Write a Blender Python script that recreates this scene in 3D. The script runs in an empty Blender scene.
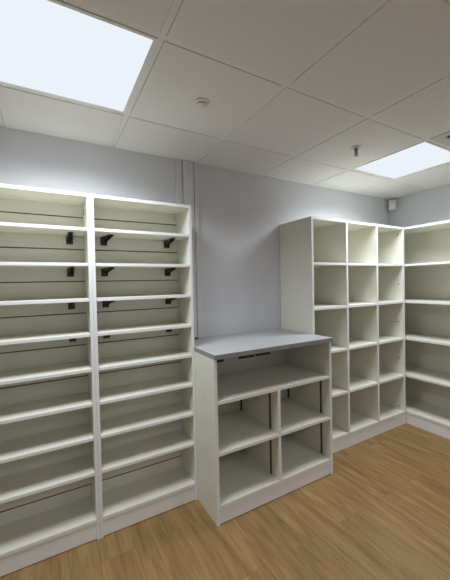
import bpy, bmesh, math
from mathutils import Matrix, Vector

S = bpy.context.scene
C = S.collection

# ---------------------------------------------------------------- camera
YAW, PITCH, ROLL = 0.51568, -0.021285, -0.021298
cy, sy, cp, sp = math.cos(YAW), math.sin(YAW), math.cos(PITCH), math.sin(PITCH)
fw = Vector((sy * cp, cy * cp, sp)); rt = Vector((cy, -sy, 0)); up = rt.cross(fw)
cr, sr = math.cos(ROLL), math.sin(ROLL)
r2 = cr * rt + sr * up; u2 = -sr * rt + cr * up
cam = bpy.data.cameras.new('camera'); cam_ob = bpy.data.objects.new('camera', cam); C.objects.link(cam_ob)
m = Matrix((r2, u2, -fw)).transposed().to_4x4(); m.translation = Vector((0.83317, -2.17557, 1.43896))
cam_ob.matrix_world = m
cam.sensor_fit = 'HORIZONTAL'; cam.sensor_width = 36; cam.lens = 309.277 / 450 * 36
cam.clip_start = 0.02
S.camera = cam_ob

# ---------------------------------------------------------------- world, exposure
w = bpy.data.worlds.new('world'); S.world = w; w.use_nodes = True
w.node_tree.nodes['Background'].inputs[0].default_value = (0.75, 0.85, 1, 1)
w.node_tree.nodes['Background'].inputs[1].default_value = 0.02
S.view_settings.view_transform = 'Standard'; S.view_settings.look = 'None'
S.view_settings.gamma = 1; S.view_settings.use_curve_mapping = False
S.view_settings.exposure = 0.06
PANEL_WATTS = 17.0                    # each of the two ceiling panels in view
REAR_WATTS = 11.0                     # each panel of the row behind the camera
PANEL_SPREAD = math.radians(147)      # the panels throw their light mainly downwards
PANEL_GLOW = 0.92                     # brightness of the diffuser face itself
PANEL_COLOUR = (0.87, 0.935, 1.0)

# ---------------------------------------------------------------- materials
def mat(name, col, rough=0.5, metal=0.0, spec=0.5):
    m = bpy.data.materials.new(name); m.use_nodes = True
    b = m.node_tree.nodes['Principled BSDF']
    b.inputs['Base Color'].default_value = (*col, 1); b.inputs['Roughness'].default_value = rough
    b.inputs['Metallic'].default_value = metal; b.inputs['Specular IOR Level'].default_value = spec
    return m

def noisy(m, scale=60, amt=0.03, bump=0.05, dist=0.001, stretch=(1, 1, 1)):
    nt = m.node_tree; b = nt.nodes['Principled BSDF']
    tc = nt.nodes.new('ShaderNodeTexCoord'); mp = nt.nodes.new('ShaderNodeMapping')
    mp.inputs['Scale'].default_value = stretch
    n = nt.nodes.new('ShaderNodeTexNoise'); n.inputs['Scale'].default_value = scale; n.inputs['Detail'].default_value = 4
    nt.links.new(tc.outputs['Object'], mp.inputs[0]); nt.links.new(mp.outputs[0], n.inputs['Vector'])
    c = list(b.inputs['Base Color'].default_value)
    r = nt.nodes.new('ShaderNodeValToRGB')
    r.color_ramp.elements[0].position = 0.3; r.color_ramp.elements[1].position = 0.7
    r.color_ramp.elements[0].color = [max(0, x * (1 - amt)) for x in c[:3]] + [1]
    r.color_ramp.elements[1].color = [min(1, x * (1 + amt)) for x in c[:3]] + [1]
    nt.links.new(n.outputs['Fac'], r.inputs[0]); nt.links.new(r.outputs[0], b.inputs['Base Color'])
    if bump:
        bp = nt.nodes.new('ShaderNodeBump'); bp.inputs['Strength'].default_value = bump; bp.inputs['Distance'].default_value = dist
        nt.links.new(n.outputs['Fac'], bp.inputs['Height']); nt.links.new(bp.outputs[0], b.inputs['Normal'])
    return m

M_BOARD = noisy(mat('cream_melamine', (0.83, 0.815, 0.715), 0.42), 120, 0.015, 0.02)
M_EDGE = noisy(mat('white_edge_band', (0.90, 0.905, 0.90), 0.35), 120, 0.01, 0.0)
M_WALL = noisy(mat('lilac_grey_paint', (0.75, 0.758, 0.795), 0.75), 180, 0.012, 0.12, 0.0006)
M_REARWALL = noisy(mat('white_paint', (0.74, 0.74, 0.76), 0.8), 180, 0.012, 0.1, 0.0006)
M_TILE = noisy(mat('mineral_fibre_tile', (0.83, 0.825, 0.82), 0.9, spec=0.2), 260, 0.035, 0.25, 0.001)
M_BAR = noisy(mat('grid_bar_enamel', (0.84, 0.835, 0.83), 0.6), 90, 0.01, 0.0)
M_TOP = noisy(mat('grey_laminate', (0.50, 0.50, 0.505), 0.40), 300, 0.04, 0.02)
M_TOPEDGE = noisy(mat('grey_laminate_edge', (0.29, 0.29, 0.295), 0.4), 300, 0.04, 0.0)
M_BLACK = noisy(mat('black_steel', (0.022, 0.020, 0.022), 0.35, 0.3), 80, 0.1, 0.0)
M_DARK = noisy(mat('dark_slotted_steel', (0.065, 0.068, 0.07), 0.5, 0.3), 80, 0.1, 0.0)
M_CHROME = noisy(mat('steel_pin', (0.30, 0.30, 0.30), 0.3, 0.9), 80, 0.05, 0.0)
M_PIPE = noisy(mat('painted_pipe', (0.74, 0.745, 0.76), 0.45), 150, 0.01, 0.0)
M_COLLAR = noisy(mat('dark_rubber_collar', (0.09, 0.09, 0.10), 0.5), 90, 0.05, 0.0)
M_WHITEP = noisy(mat('white_plastic', (0.86, 0.86, 0.85), 0.4), 100, 0.01, 0.0)
M_GREYP = noisy(mat('grey_plastic', (0.22, 0.22, 0.24), 0.5), 100, 0.02, 0.0)
M_SENSOR = noisy(mat('sensor_plastic', (0.75, 0.75, 0.76), 0.45), 100, 0.02, 0.0)
M_GRILLE = noisy(mat('grille_enamel', (0.64, 0.63, 0.61), 0.6), 100, 0.02, 0.0)
M_GROOVE = noisy(mat('shaded_groove_core', (0.20, 0.18, 0.145), 0.8), 100, 0.05, 0.0)  # brown board core, darkened to carry the shade inside the slat grooves
M_BRSIDE = noisy(mat('lit_grey_steel', (0.10, 0.10, 0.10), 0.35, 0.5), 80, 0.1, 0.0)  # bracket plate: black steel with the grey of its lit face put into the colour
M_VOID = mat('dark_duct', (0.02, 0.02, 0.02), 0.9)

def emit(name, power):
    m = bpy.data.materials.new(name); m.use_nodes = True; nt = m.node_tree; nt.nodes.clear()
    o = nt.nodes.new('ShaderNodeOutputMaterial'); e = nt.nodes.new('ShaderNodeEmission')
    e.inputs[0].default_value = (*PANEL_COLOUR, 1); e.inputs[1].default_value = power
    nt.links.new(e.outputs[0], o.inputs[0]); return m
M_LED = emit('led_diffuser', PANEL_GLOW)

def floor_material():
    m = mat('oak_vinyl_planks', (0.3, 0.2, 0.1), 0.5, spec=0.3); nt = m.node_tree; b = nt.nodes['Principled BSDF']; L = nt.links.new
    N = nt.nodes.new
    tc = N('ShaderNodeTexCoord'); mp = N('ShaderNodeMapping'); mp.inputs['Rotation'].default_value = (0, 0, math.pi / 2)
    mp.inputs['Location'].default_value = (0.3, 0.07, 0)
    L(tc.outputs['Object'], mp.inputs[0])
    br = N('ShaderNodeTexBrick'); br.offset = 0.37; br.offset_frequency = 2
    br.inputs['Scale'].default_value = 1; br.inputs['Brick Width'].default_value = 1.22; br.inputs['Row Height'].default_value = 0.182
    br.inputs['Mortar Size'].default_value = 0.0007; br.inputs['Mortar Smooth'].default_value = 0.3
    br.inputs['Color1'].default_value = (0, 0, 0, 1); br.inputs['Color2'].default_value = (1, 1, 1, 1); br.inputs['Mortar'].default_value = (.5, .5, .5, 1)
    L(mp.outputs[0], br.inputs['Vector'])
    # shift of the grain for each plank
    ad = N('ShaderNodeVectorMath'); ad.operation = 'MULTIPLY_ADD'; ad.inputs[1].default_value = (9, 7, 3)
    L(br.outputs['Color'], ad.inputs[0]); L(tc.outputs['Object'], ad.inputs[2])
    m2 = N('ShaderNodeMapping'); m2.inputs['Scale'].default_value = (13, 1.5, 1); L(ad.outputs[0], m2.inputs[0])
    n1 = N('ShaderNodeTexNoise'); n1.inputs['Scale'].default_value = 1.6; n1.inputs['Detail'].default_value = 6; n1.inputs['Roughness'].default_value = 0.6; n1.inputs['Distortion'].default_value = 0.6
    L(m2.outputs[0], n1.inputs['Vector'])
    m3 = N('ShaderNodeMapping'); m3.inputs['Scale'].default_value = (70, 3, 1); L(ad.outputs[0], m3.inputs[0])
    n2 = N('ShaderNodeTexNoise'); n2.inputs['Scale'].default_value = 1.5; n2.inputs['Detail'].default_value = 3; L(m3.outputs[0], n2.inputs['Vector'])
    r = N('ShaderNodeValToRGB'); e = r.color_ramp.elements
    e[0].position = 0.28; e[0].color = (0.205, 0.116, 0.042, 1); e[1].position = 0.72; e[1].color = (0.385, 0.242, 0.104, 1)
    k = e.new(0.5); k.color = (0.295, 0.176, 0.070, 1)
    L(n1.outputs['Fac'], r.inputs[0])
    mx = N('ShaderNodeMix'); mx.data_type = 'RGBA'; mx.blend_type = 'OVERLAY'; mx.inputs[0].default_value = 0.28
    L(r.outputs[0], mx.inputs[6]); L(n2.outputs['Fac'], mx.inputs[7])
    # plank to plank tone
    mr = N('ShaderNodeMapRange'); mr.inputs[3].default_value = 0.95; mr.inputs[4].default_value = 1.05
    L(br.outputs['Color'], mr.inputs[0])
    mm = N('ShaderNodeMix'); mm.data_type = 'RGBA'; mm.blend_type = 'MULTIPLY'; mm.inputs[0].default_value = 1
    L(mx.outputs[2], mm.inputs[6]); L(mr.outputs[0], mm.inputs[7])
    ms = N('ShaderNodeMix'); ms.data_type = 'RGBA'; ms.inputs[7].default_value = (0.18, 0.11, 0.05, 1)
    L(br.outputs['Fac'], ms.inputs[0]); L(mm.outputs[2], ms.inputs[6]); L(ms.outputs[2], b.inputs['Base Color'])
    bp = N('ShaderNodeBump'); bp.inputs['Strength'].default_value = 0.08; bp.inputs['Distance'].default_value = 0.001
    L(n2.outputs['Fac'], bp.inputs['Height']); L(bp.outputs[0], b.inputs['Normal'])
    return m
M_FLOOR = floor_material()

# ---------------------------------------------------------------- helpers
def box(bm, a, b, bev=0.0, edge_dir=None, mi=0, ei=1):
    """axis-aligned box from corner a to corner b; faces looking along edge_dir take material slot ei"""
    a, b = [min(p, q) for p, q in zip(a, b)], [max(p, q) for p, q in zip(a, b)]
    t = bmesh.new()
    v = [t.verts.new((x, y, z)) for x in (a[0], b[0]) for y in (a[1], b[1]) for z in (a[2], b[2])]
    for f in ((0, 1, 3, 2), (4, 6, 7, 5), (0, 4, 5, 1), (2, 3, 7, 6), (0, 2, 6, 4), (1, 5, 7, 3)):
        t.faces.new([v[i] for i in f])
    bmesh.ops.recalc_face_normals(t, faces=t.faces)
    if bev:
        bmesh.ops.bevel(t, geom=t.edges[:], offset=bev, segments=2, profile=0.6, affect='EDGES')
    merge(bm, t, edge_dir, mi, ei)

def merge(bm, t, edge_dir=None, mi=0, ei=1):
    t.normal_update()
    mp = {v: bm.verts.new(v.co) for v in t.verts}
    for f in t.faces:
        g = bm.faces.new([mp[v] for v in f.verts]); g.material_index = mi; g.smooth = f.smooth
        if edge_dir is not None and f.normal.dot(Vector(edge_dir)) > 0.6: g.material_index = ei
    t.free()

def prism(bm, pts, x0, x1, edge_dir=None):
    """polygon in the y-z plane swept along x"""
    t = bmesh.new()
    A = [t.verts.new((x0, y, z)) for y, z in pts]; B = [t.verts.new((x1, y, z)) for y, z in pts]
    t.faces.new(A); t.faces.new(B[::-1]); n = len(pts)
    for i in range(n): t.faces.new((A[i], B[i], B[(i + 1) % n], A[(i + 1) % n]))
    bmesh.ops.recalc_face_normals(t, faces=t.faces)
    merge(bm, t, edge_dir)

def lathe(bm, prof, cx=0, cy=0, n=40):
    """(radius, z) profile turned about the z axis"""
    t = bmesh.new(); rings = []
    for r, z in prof:
        if r < 1e-6: rings.append([t.verts.new((cx, cy, z))])
        else: rings.append([t.verts.new((cx + r * math.cos(2 * math.pi * i / n), cy + r * math.sin(2 * math.pi * i / n), z)) for i in range(n)])
    for p, q in zip(rings, rings[1:]):
        for i in range(n):
            j = (i + 1) % n
            if len(p) == 1 and len(q) == 1: continue
            if len(p) == 1: f = t.faces.new((p[0], q[i], q[j]))
            elif len(q) == 1: f = t.faces.new((p[i], q[0], p[j]))
            else: f = t.faces.new((p[i], q[i], q[j], p[j]))
            f.smooth = True
    bmesh.ops.recalc_face_normals(t, faces=t.faces)
    for e in t.edges:
        if len(e.link_faces) == 2 and e.calc_face_angle(0) > 0.6: e.smooth = False
    sm = [(tuple(e.verts[0].co), tuple(e.verts[1].co)) for e in t.edges if not e.smooth]
    merge(bm, t)
    if sm:
        key = {frozenset((tuple(a), tuple(b))) for a, b in sm}
        for e in bm.edges:
            if frozenset((tuple(e.verts[0].co), tuple(e.verts[1].co))) in key: e.smooth = False

def obj(name, bm, mats, parent=None, loc=None):
    me = bpy.data.meshes.new(name); bm.to_mesh(me); bm.free()
    for x in (mats if isinstance(mats, (list, tuple)) else [mats]): me.materials.append(x)
    o = bpy.data.objects.new(name, me); C.objects.link(o)
    if parent: o.parent = parent
    if loc: o.location = loc
    return o

def tag(o, label, cat, group=None):
    o['label'] = label; o['category'] = cat
    if group: o['group'] = group
    return o

def thing(name, loc, label, cat, group=None, rz=0):
    o = bpy.data.objects.new(name, None); C.objects.link(o); o.empty_display_size = 0.1
    o.location = loc; o.rotation_euler = (0, 0, rz)
    return tag(o, label, cat, group)

def struct(name, bm, mats):
    o = obj(name, bm, mats); o['kind'] = 'structure'; return o

def part_box(name, a, b, parent, bev=0.0008, front=(0, -1, 0), mats=None):
    bm = bmesh.new(); box(bm, a, b, bev, front)
    return obj(name, bm, mats or [M_BOARD, M_EDGE], parent)

def dup(root, loc, label, rz=None):
    r = root.copy(); C.objects.link(r); r.location = loc; r['label'] = label
    if rz is not None: r.rotation_euler = (0, 0, rz)
    for ch in list(root.children):
        c = ch.copy(); C.objects.link(c); c.parent = r
        for g in list(ch.children):
            d = g.copy(); C.objects.link(d); d.parent = c
    return r

# ---------------------------------------------------------------- room
H = 2.361                      # tile face height
XR, XL, YB, YF = 4.283, -1.10, 0.0, -4.30
T = 0.12
bm = bmesh.new(); box(bm, (XL - T, YF - T, -0.1), (XR + T, YB + T, 0)); struct('floor', bm, M_FLOOR)
bm = bmesh.new(); box(bm, (XL - T, YB, 0), (XR + T, YB + T, H + .1)); struct('wall_back', bm, M_WALL)
bm = bmesh.new(); box(bm, (XR, YF, 0), (XR + T, YB, H + .1)); struct('wall_right', bm, M_WALL)
bm = bmesh.new(); box(bm, (XL - T, YF, 0), (XL, YB, H + .1)); struct('wall_left', bm, M_REARWALL)
bm = bmesh.new(); box(bm, (XL - T, YF - T, 0), (XR + T, YF, H + .1)); struct('wall_front', bm, M_REARWALL)

XG, YG = 1.2256, -0.4483       # one crossing of the ceiling grid
xs = [XL] + [XG + 0.6 * i for i in range(-3, 6) if XL + .02 < XG + 0.6 * i < XR - .02] + [XR]
ys = [YB] + [YG - 0.6 * j for j in range(0, 8) if YF + .02 < YG - 0.6 * j] + [YF]
LIGHTS = [(-1, 0), (3, 0), (-1, 4), (3, 4)]           # grid cells (column, row) that hold a light panel
VENT = (3, 1)
def cell(i, j): return (XG + 0.6 * i, YG - 0.6 * j - 0.6, XG + 0.6 * i + 0.6, YG - 0.6 * j)
skip = [cell(*c) for c in LIGHTS + [VENT]]
bm = bmesh.new()
box(bm, (XL - T, YF - T, H + .10), (XR + T, YB + T, H + .16))
for x0, x1 in zip(xs, xs[1:]):
    for y1, y0 in zip(ys, ys[1:]):
        if any(abs(x0 - s[0]) < .01 and abs(y0 - s[1]) < .01 for s in skip): continue
        a = 0.0135 if x0 > XL + .01 else 0.001; b = 0.0135 if x1 < XR - .01 else 0.001
        c = 0.0135 if y0 > YF + .01 else 0.001; d = 0.0135 if y1 < YB - .01 else 0.001
        box(bm, (x0 + a, y0 + c, H), (x1 - b, y1 - d, H + .015), 0.0025)
struct('ceiling', bm, M_TILE)
bm = bmesh.new()
for x in xs[1:-1]: box(bm, (x - .0120, YF + .001, H + .0027), (x + .0120, YB - .001, H + .018))
for y in ys[1:-1]:
    for x0, x1 in zip(xs, xs[1:]): box(bm, (x0 + (.0121 if x0 > XL + .01 else .001), y - .0120, H + .0025), (x1 - (.0121 if x1 < XR - .01 else .001), y + .0120, H + .018))
struct('trim_1', bm, M_BAR)

# ---------------------------------------------------------------- slat-backed shelving bays
BW, TH = 0.61, 0.018
def make_bay(loc, label):
    t = thing('shelving_bay', loc, label, 'shelving', 'slat-backed shelving bays against the back wall')
    D, HT = 0.306, 1.953
    part_box('side_panel', (0.0004, -D, 0.001), (TH, -0.004, HT), t)
    part_box('side_panel', (BW - TH, -D, 0.001), (BW - 0.0004, -0.004, HT), t)
    part_box('top_panel', (TH, -D, HT - TH), (BW - TH, -0.004, HT), t)
    # grooved back board
    yb, gd, gh = -0.080, 0.013, 0.0065
    gs = sorted([1.861 - 0.1955 * k for k in range(9)] + [0.198])
    pts = [(-0.060, 0.10), (yb, 0.10)]
    for g in gs:
        pts += [(yb, g - gh / 2), (yb + gd * .55, g - gh / 2), (yb + gd * .55, g - gh / 2 - .003), (yb + gd, g - gh / 2 - .003),
                (yb + gd, g + gh / 2 + .003), (yb + gd * .55, g + gh / 2 + .003), (yb + gd * .55, g + gh / 2), (yb, g + gh / 2)]
    pts += [(yb, HT - TH), (-0.060, HT - TH)]
    bm = bmesh.new(); prism(bm, pts, TH, BW - TH)
    bm.normal_update()
    for f in bm.faces:
        if f.calc_center_median().y > yb + .001 and f.calc_center_median().y < yb + gd + .001 and f.calc_area() < .1: f.material_index = 1
    obj('slat_back_panel', bm, [M_BOARD, M_GROOVE], t)
    for zt in (1.765, 1.569, 1.371, 1.174, 0.977, 0.782, 0.588, 0.388):
        part_box('shelf', (TH + .001, -D + .001, zt - .0175), (BW - TH - .001, yb - .003, zt), t, 0.0012)
        for xc, turn in ((0.097, 0.17), (BW - 0.097, 0.0)):
            obj('shelf_bracket', shelf_bracket(xc, yb, zt - .0175, turn), [M_BLACK, M_BRSIDE], t)
    part_box('base_shelf', (TH, -D + .001, .102), (BW - TH, yb, .120), t, 0.001)
    part_box('plinth', (TH, -D + .006, .005), (BW - TH, -D + .024, .102), t)
    return t

def shelf_bracket(xc, yb, z, turn):
    """steel bracket hooked on the slat board: wide plate, toothed hooks below, slim arm under the shelf, slightly turned"""
    bm = bmesh.new(); w = 0.019
    box(bm, (-w, -.0040, -.052), (w, -.0002, -.004), 0.0008, None, 1)
    for s in (-1, 1):
        x = s * .0105
        prism(bm, [(-.004, -.050), (-.016, -.050), (-.020, -.034), (-.045, -.026), (-.140, -.010), (-.150, -.0015), (-.004, -.0015)], x - .0015, x + .0015)
        prism(bm, [(-.022, -.048), (-.031, -.048), (-.031, -.022), (-.022, -.022)], x - .0015, x + .0015)
    box(bm, (-.012, -.150, -.0030), (.012, -.004, -.0012))
    c, s_ = math.cos(turn), math.sin(turn)
    for v in bm.verts:
        x, y = v.co.x, v.co.y
        v.co.x = xc + x * c - y * s_ if y < -.0041 or turn == 0 else xc + x
        v.co.y = yb + y * c + (x * s_ if y < -.0041 else 0); v.co.z += z
    return bm

bay = make_bay((0.4330, 0, 0), 'tall white slat-backed shelving bay at the far left, partly outside the photo')
dup(bay, (1.0430, 0, 0), 'tall white slat-backed shelving bay directly beside the grey-topped counter')

bm = bmesh.new(); box(bm, (BW - TH - .0035, -.128, 1.868), (BW - TH - .0001, -.112, 1.905), .001)
obj('fixing_plate', bm, M_CHROME, bay)

# ---------------------------------------------------------------- counter cabinet
DX0, DX1, DD = 1.6545, 2.6335, 0.576
W = DX1 - DX0
t = thing('counter_cabinet', (DX0, 0, 0), 'low white open-fronted cabinet under the grey worktop, with five compartments', 'cabinet')
PT = 0.020
part_box('side_panel', (0, -DD, .001), (PT, -.004, .9925), t)
part_box('side_panel', (W - PT, -DD, .001), (W, -.004, .9925), t)
part_box('shelf', (PT, -DD + .001, .721), (W - PT, -.100, .741), t, .001)
dv = 0.472
part_box('divider', (dv, -DD + .0005, .120), (dv + PT, -.100, .721), t)
part_box('shelf', (PT, -DD + .001, .413), (dv, -.100, .433), t, .001)
part_box('shelf', (dv + PT, -DD + .001, .413), (W - PT, -.100, .433), t, .001)
part_box('base_shelf', (PT, -DD + .001, .102), (W - PT, -.100, .120), t, .001)
part_box('plinth', (PT, -DD + .006, .005), (W - PT, -DD + .024, .102), t)
part_box('back_panel', (PT, -.100, .10), (W - PT, -.088, .9925), t, front=None)
def upright(x, y, z0, z1, s):
    bm = bmesh.new(); box(bm, (x, y - .008, z0), (x + s * .0035, y + .008, z1), .0005)
    k = z0 + .02
    while k < z1 - .02:
        box(bm, (x + s * .0035, y - .0015, k), (x + s * .0042, y + .0015, k + .012)); k += .032
    return bm
for xx, s in ((PT, 1), (dv, -1), (dv + PT, 1), (W - PT, -1)):
    for yy in (-.487, -.118):
        for z0, z1 in ((.121, .412), (.434, .720)):
            obj('slotted_upright', upright(xx, yy, z0, z1, s), M_DARK, t)

# worktop lies on the cabinet
bm = bmesh.new(); box(bm, (0, -DD - .0145, .9935), (DX1 - DX0 + .004, -.001, 1.0228), .0012)
for f in bm.faces:
    if abs(f.normal.z) < .6: f.material_index = 1
bm.normal_update()
for f in bm.faces: f.material_index = 0 if abs(f.normal.z) > .6 else 1
t = thing('worktop', (DX0, 0, 0), 'thick grey laminate worktop lying on the low white cabinet', 'worktop')
obj('top_slab', bm, [M_TOP, M_TOPEDGE], t)
for a, b in ((.022, .068), (.181, .290), (.310, .414)):
    bm = bmesh.new(); box(bm, (a, -DD + .002, .9730), (b, -DD + .024, .9935), .0012)
    obj('fixing_plate', bm, M_BLACK, t)

# ---------------------------------------------------------------- pigeonhole unit
ROWS = (1.572, 1.208, 0.842, 0.472)      # undersides of the shelves, shared by both right-hand units
SX0, SX1, SD = 2.6360, 3.8860, 0.392
t = thing('pigeonhole_unit', (SX0, 0, 0), 'tall white pigeonhole unit, three columns of five cubes, behind the counter', 'shelving')
Wd = SX1 - SX0
part_box('side_panel', (0, -SD, .001), (.020, -.004, 1.953), t)
part_box('side_panel', (Wd - .022, -SD, .001), (Wd, -.004, 1.953), t)
d1, d2 = 3.041 - SX0, 3.452 - SX0
part_box('divider', (d1, -SD + .0005, .109), (d1 + .020, -.016, 1.933), t)
part_box('divider', (d2, -SD + .0005, .109), (d2 + .020, -.016, 1.933), t)
part_box('top_panel', (.020, -SD, 1.933), (Wd - .022, -.004, 1.953), t)
part_box('back_panel', (.020, -.016, .10), (Wd - .022, -.004, 1.933), t, front=None)
cols = ((.020, d1), (d1 + .020, d2), (d2 + .020, Wd - .022))
for a, b in cols:
    for z in ROWS:
        part_box('shelf', (a, -SD + .001, z), (b, -.016, z + .020), t, .001)
    part_box('base_shelf', (a, -SD + .001, .109), (b, -.016, .129), t, .001)
part_box('plinth', (.020, -SD + .006, .001), (Wd - .022, -SD + .024, .109), t)
for y, z in ((-.340, 1.884), (-.345, 1.396), (-.346, 1.021), (-.315, 1.018), (-.343, .654), (-.343, .170)):
    bm = bmesh.new(); box(bm, (Wd - .022 - .006, y - .006, z - .005), (Wd - .022, y + .006, z + .005), .0015)
    obj('shelf_pin', bm, M_CHROME, t)

# ---------------------------------------------------------------- open shelving on the right wall
RX0 = 3.8965; RL = 1.50; RDp = XR - .004
t = thing('wall_shelving', (RX0, 0, 0), 'tall white open shelving with wide shelves along the right-hand wall, cut by the photo edge', 'shelving')
dX = RDp - RX0
fr = (-1, 0, 0)
part_box('side_panel', (0.0, -.022, .001), (dX, -.003, 1.953), t, front=fr)
part_box('side_panel', (0.0, -RL, .001), (dX, -RL + .020, 1.953), t, front=fr)
part_box('top_panel', (0, -RL + .020, 1.933), (dX, -.022, 1.953), t, front=fr)
part_box('back_panel', (dX - .012, -RL + .020, .10), (dX, -.022, 1.933), t, front=None)
for z in ROWS:
    part_box('shelf', (.001, -RL + .020, z), (dX - .012, -.022, z + .020), t, .001, front=fr)
part_box('base_shelf', (.001, -RL + .020, .109), (dX - .012, -.022, .129), t, .001, front=fr)
part_box('plinth', (.006, -RL + .020, .001), (.024, -.022, .109), t, front=fr)

# ---------------------------------------------------------------- pipes beside the bay
HC = H - .001
def riser(name, x0, x1, d, z0, label, parts, bev=.004):
    """upright painted casing on the back wall from z0 to the ceiling, with bands around it"""
    t = thing(name, ((x0 + x1) / 2, 0, z0), label, 'casing'); w = (x1 - x0) / 2
    bm = bmesh.new(); box(bm, (-w, -d, 0), (w, -.001, HC - z0), bev); obj('casing_body', bm, M_PIPE, t)
    for n, z, h, e, m in parts:
        bm = bmesh.new(); box(bm, (-w + .0005, -d - e, z - z0), (w - .0005, -d - .0002, z - z0 + h), .001); obj(n, bm, m, t)
    return t
riser('pipe_casing', 1.664, 1.7165, .017, 1.0242, 'narrow painted casing rising to the ceiling behind the tall bay, leftmost of the three uprights', [('joint_band', 2.243, .020, .003, M_PIPE)], .008)
riser('pipe_casing', 1.7180, 1.8000, .030, 1.0242, 'wide flat painted casing rising behind the tall bay, with a dark collar at its foot',
      [('joint_band', 2.238, .030, .003, M_PIPE), ('joint_band', 1.105, .012, .002, M_PIPE), ('foot_collar', 1.0242, .010, .020, M_COLLAR)])
riser('cable_trunking', 1.8060, 1.8380, .026, 1.0242, 'slim painted cable trunking on the back wall, rightmost of the three uprights', [('joint_band', 1.105, .012, .002, M_PIPE), ('joint_band', 2.243, .015, .002, M_PIPE)])

# ---------------------------------------------------------------- ceiling lights
def ceiling_light(i, j, label, watts):
    x0, y0, x1, y1 = cell(i, j)
    t = thing('ceiling_light', ((x0 + x1) / 2, (y0 + y1) / 2, H), label, 'ceiling light', 'square flat ceiling light panels')
    e, f = .2865, .274
    bm = bmesh.new()
    box(bm, (-e, -e, -.001), (e, -f, .018)); box(bm, (-e, f, -.001), (e, e, .018))
    box(bm, (-e, -f, -.001), (-f, f, .018)); box(bm, (f, -f, -.001), (e, f, .018))
    box(bm, (-e, -e, .018), (e, e, .030))
    obj('light_frame', bm, M_WHITEP, t)
    bm = bmesh.new(); box(bm, (-f, -f, .001), (f, f, .006)); obj('light_diffuser', bm, M_LED, t)
    la = bpy.data.lights.new('light_source', 'AREA'); la.shape = 'SQUARE'; la.size = 2 * f - .01; la.energy = watts
    la.color = PANEL_COLOUR; la.spread = PANEL_SPREAD
    lo = bpy.data.objects.new('light_source', la); C.objects.link(lo); lo.parent = t; lo.location = (0, 0, -.0005)
    return t
ceiling_light(-1, 0, 'bright square ceiling light panel at the upper left above the slat-backed bays', PANEL_WATTS)
ceiling_light(3, 0, 'bright square ceiling light panel at the upper right, near the corner', PANEL_WATTS)
ceiling_light(-1, 4, 'square ceiling light panel behind the camera on the left, outside the photo', REAR_WATTS)
ceiling_light(3, 4, 'square ceiling light panel behind the camera on the right, outside the photo', REAR_WATTS)

# ---------------------------------------------------------------- air grille
x0, y0, x1, y1 = cell(*VENT)
t = thing('ceiling_vent', ((x0 + x1) / 2, (y0 + y1) / 2, H), 'square louvred air grille in the ceiling at the right edge, beside the light panel', 'ceiling vent')
e = .2865
bm = bmesh.new()
def ring(bm, o, i, z0, z1):
    box(bm, (-o, -o, z0), (o, -i, z1), .001); box(bm, (-o, i, z0), (o, o, z1), .001)
    box(bm, (-o, -i, z0), (-i, i, z1), .001); box(bm, (i, -i, z0), (o, i, z1), .001)
ring(bm, e, e - .060, -.002, .012)
obj('vent_frame', bm, M_GRILLE, t)
bm = bmesh.new(); box(bm, (-e, -e, .045), (e, e, .055)); obj('duct_box', bm, M_VOID, t)
for k, q in enumerate((.205, .160, .115, .070)):
    bm = bmesh.new(); tt = bmesh.new()
    o1, o2 = q, q - .034
    A = [tt.verts.new((sx * o1, s_y * o1, .030)) for sx, s_y in ((-1, -1), (1, -1), (1, 1), (-1, 1))]
    B = [tt.verts.new((sx * o2, s_y * o2, .002)) for sx, s_y in ((-1, -1), (1, -1), (1, 1), (-1, 1))]
    A2 = [tt.verts.new((v.co.x, v.co.y, .033)) for v in A]; B2 = [tt.verts.new((v.co.x, v.co.y, .005)) for v in B]
    for i in range(4):
        j = (i + 1) % 4
        tt.faces.new((A[i], A[j], B[j], B[i])); tt.faces.new((A2[i], B2[i], B2[j], A2[j]))
        tt.faces.new((A[i], A2[i], A2[j], A[j])); tt.faces.new((B[i], B[j], B2[j], B2[i]))
    bmesh.ops.recalc_face_normals(tt, faces=tt.faces); merge(bm, tt)
    obj('louvre', bm, M_GRILLE, t)

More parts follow.
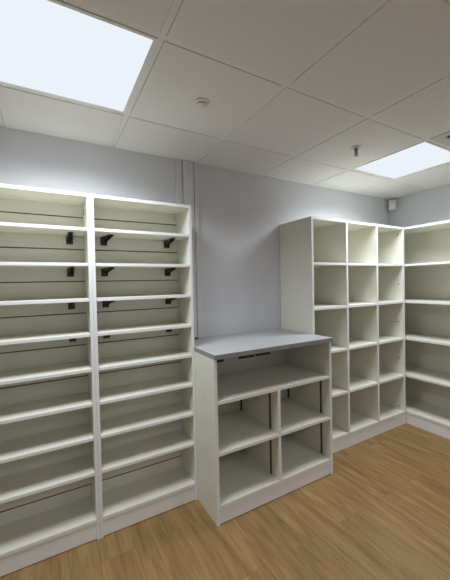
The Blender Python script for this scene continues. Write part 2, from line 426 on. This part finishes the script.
# ---------------------------------------------------------------- small ceiling and wall fittings
t = thing('smoke_detector', (1.532, -.742, H), 'small round white smoke detector on the ceiling between the two light panels', 'smoke detector')
bm = bmesh.new(); lathe(bm, [(0, 0), (.039, 0), (.040, -.002), (.040, -.006), (.037, -.008), (0, -.008)]); obj('detector_base', bm, M_WHITEP, t)
bm = bmesh.new(); lathe(bm, [(0, -.0081), (.024, -.0081), (.026, -.011), (.023, -.017), (.016, -.021), (0, -.022)]); obj('detector_head', bm, M_WHITEP, t)
bm = bmesh.new(); lathe(bm, [(.0245, -.0105), (.0268, -.0110), (.0262, -.0130), (.0240, -.0135)]); obj('sensing_slot', bm, M_GREYP, t)

t = thing('fire_sprinkler', (2.703, -.756, H), 'small hanging fire sprinkler head on the ceiling near the right light panel', 'sprinkler')
bm = bmesh.new(); lathe(bm, [(0, 0), (.035, 0), (.035, -.002), (.026, -.006), (.014, -.010), (0, -.010)]); obj('escutcheon', bm, M_GRILLE, t)
bm = bmesh.new(); lathe(bm, [(0, -.010), (.012, -.010), (.012, -.026), (.008, -.030), (0, -.030)], n=24); obj('sprinkler_body', bm, M_GREYP, t)
bm = bmesh.new()
for s in (-1, 1):
    box(bm, (s * .011 - .002, -.0025, -.058), (s * .011 + .002, .0025, -.028), .0006)
box(bm, (-.013, -.0025, -.061), (.013, .0025, -.057), .0006)
obj('frame_arms', bm, M_CHROME, t)
bm = bmesh.new(); lathe(bm, [(0, -.061), (.014, -.061), (.015, -.0625), (.014, -.064), (0, -.064)], n=24); obj('deflector', bm, M_CHROME, t)
bm = bmesh.new(); lathe(bm, [(0, -.0301), (.003, -.0301), (.003, -.0569), (0, -.0569)], n=16); obj('heat_bulb', bm, M_GREYP, t)

t = thing('motion_sensor', (4.215, -.068, 2.222), 'small grey motion sensor mounted high in the corner above the shelving', 'motion sensor', rz=math.radians(-45))
# local -y looks out of the corner
bm = bmesh.new(); box(bm, (-.036, -.020, .0), (.036, .022, .118), .010); obj('sensor_housing', bm, M_SENSOR, t)
bm = bmesh.new(); box(bm, (-.038, .0225, -.003), (.038, .028, .121), .002); obj('sensor_bracket', bm, M_GREYP, t)
bm = bmesh.new(); box(bm, (-.026, -.0235, .022), (.026, -.0185, .075), .003); obj('sensor_lens', bm, M_WHITEP, t)
bm = bmesh.new(); box(bm, (-.004, -.0225, .098), (.004, -.0195, .104), .001); obj('indicator_light', bm, M_GREYP, t)
bm = bmesh.new(); box(bm, (-.014, .026, .050), (.014, .066, .085), .002); obj('mounting_arm', bm, M_GREYP, t)
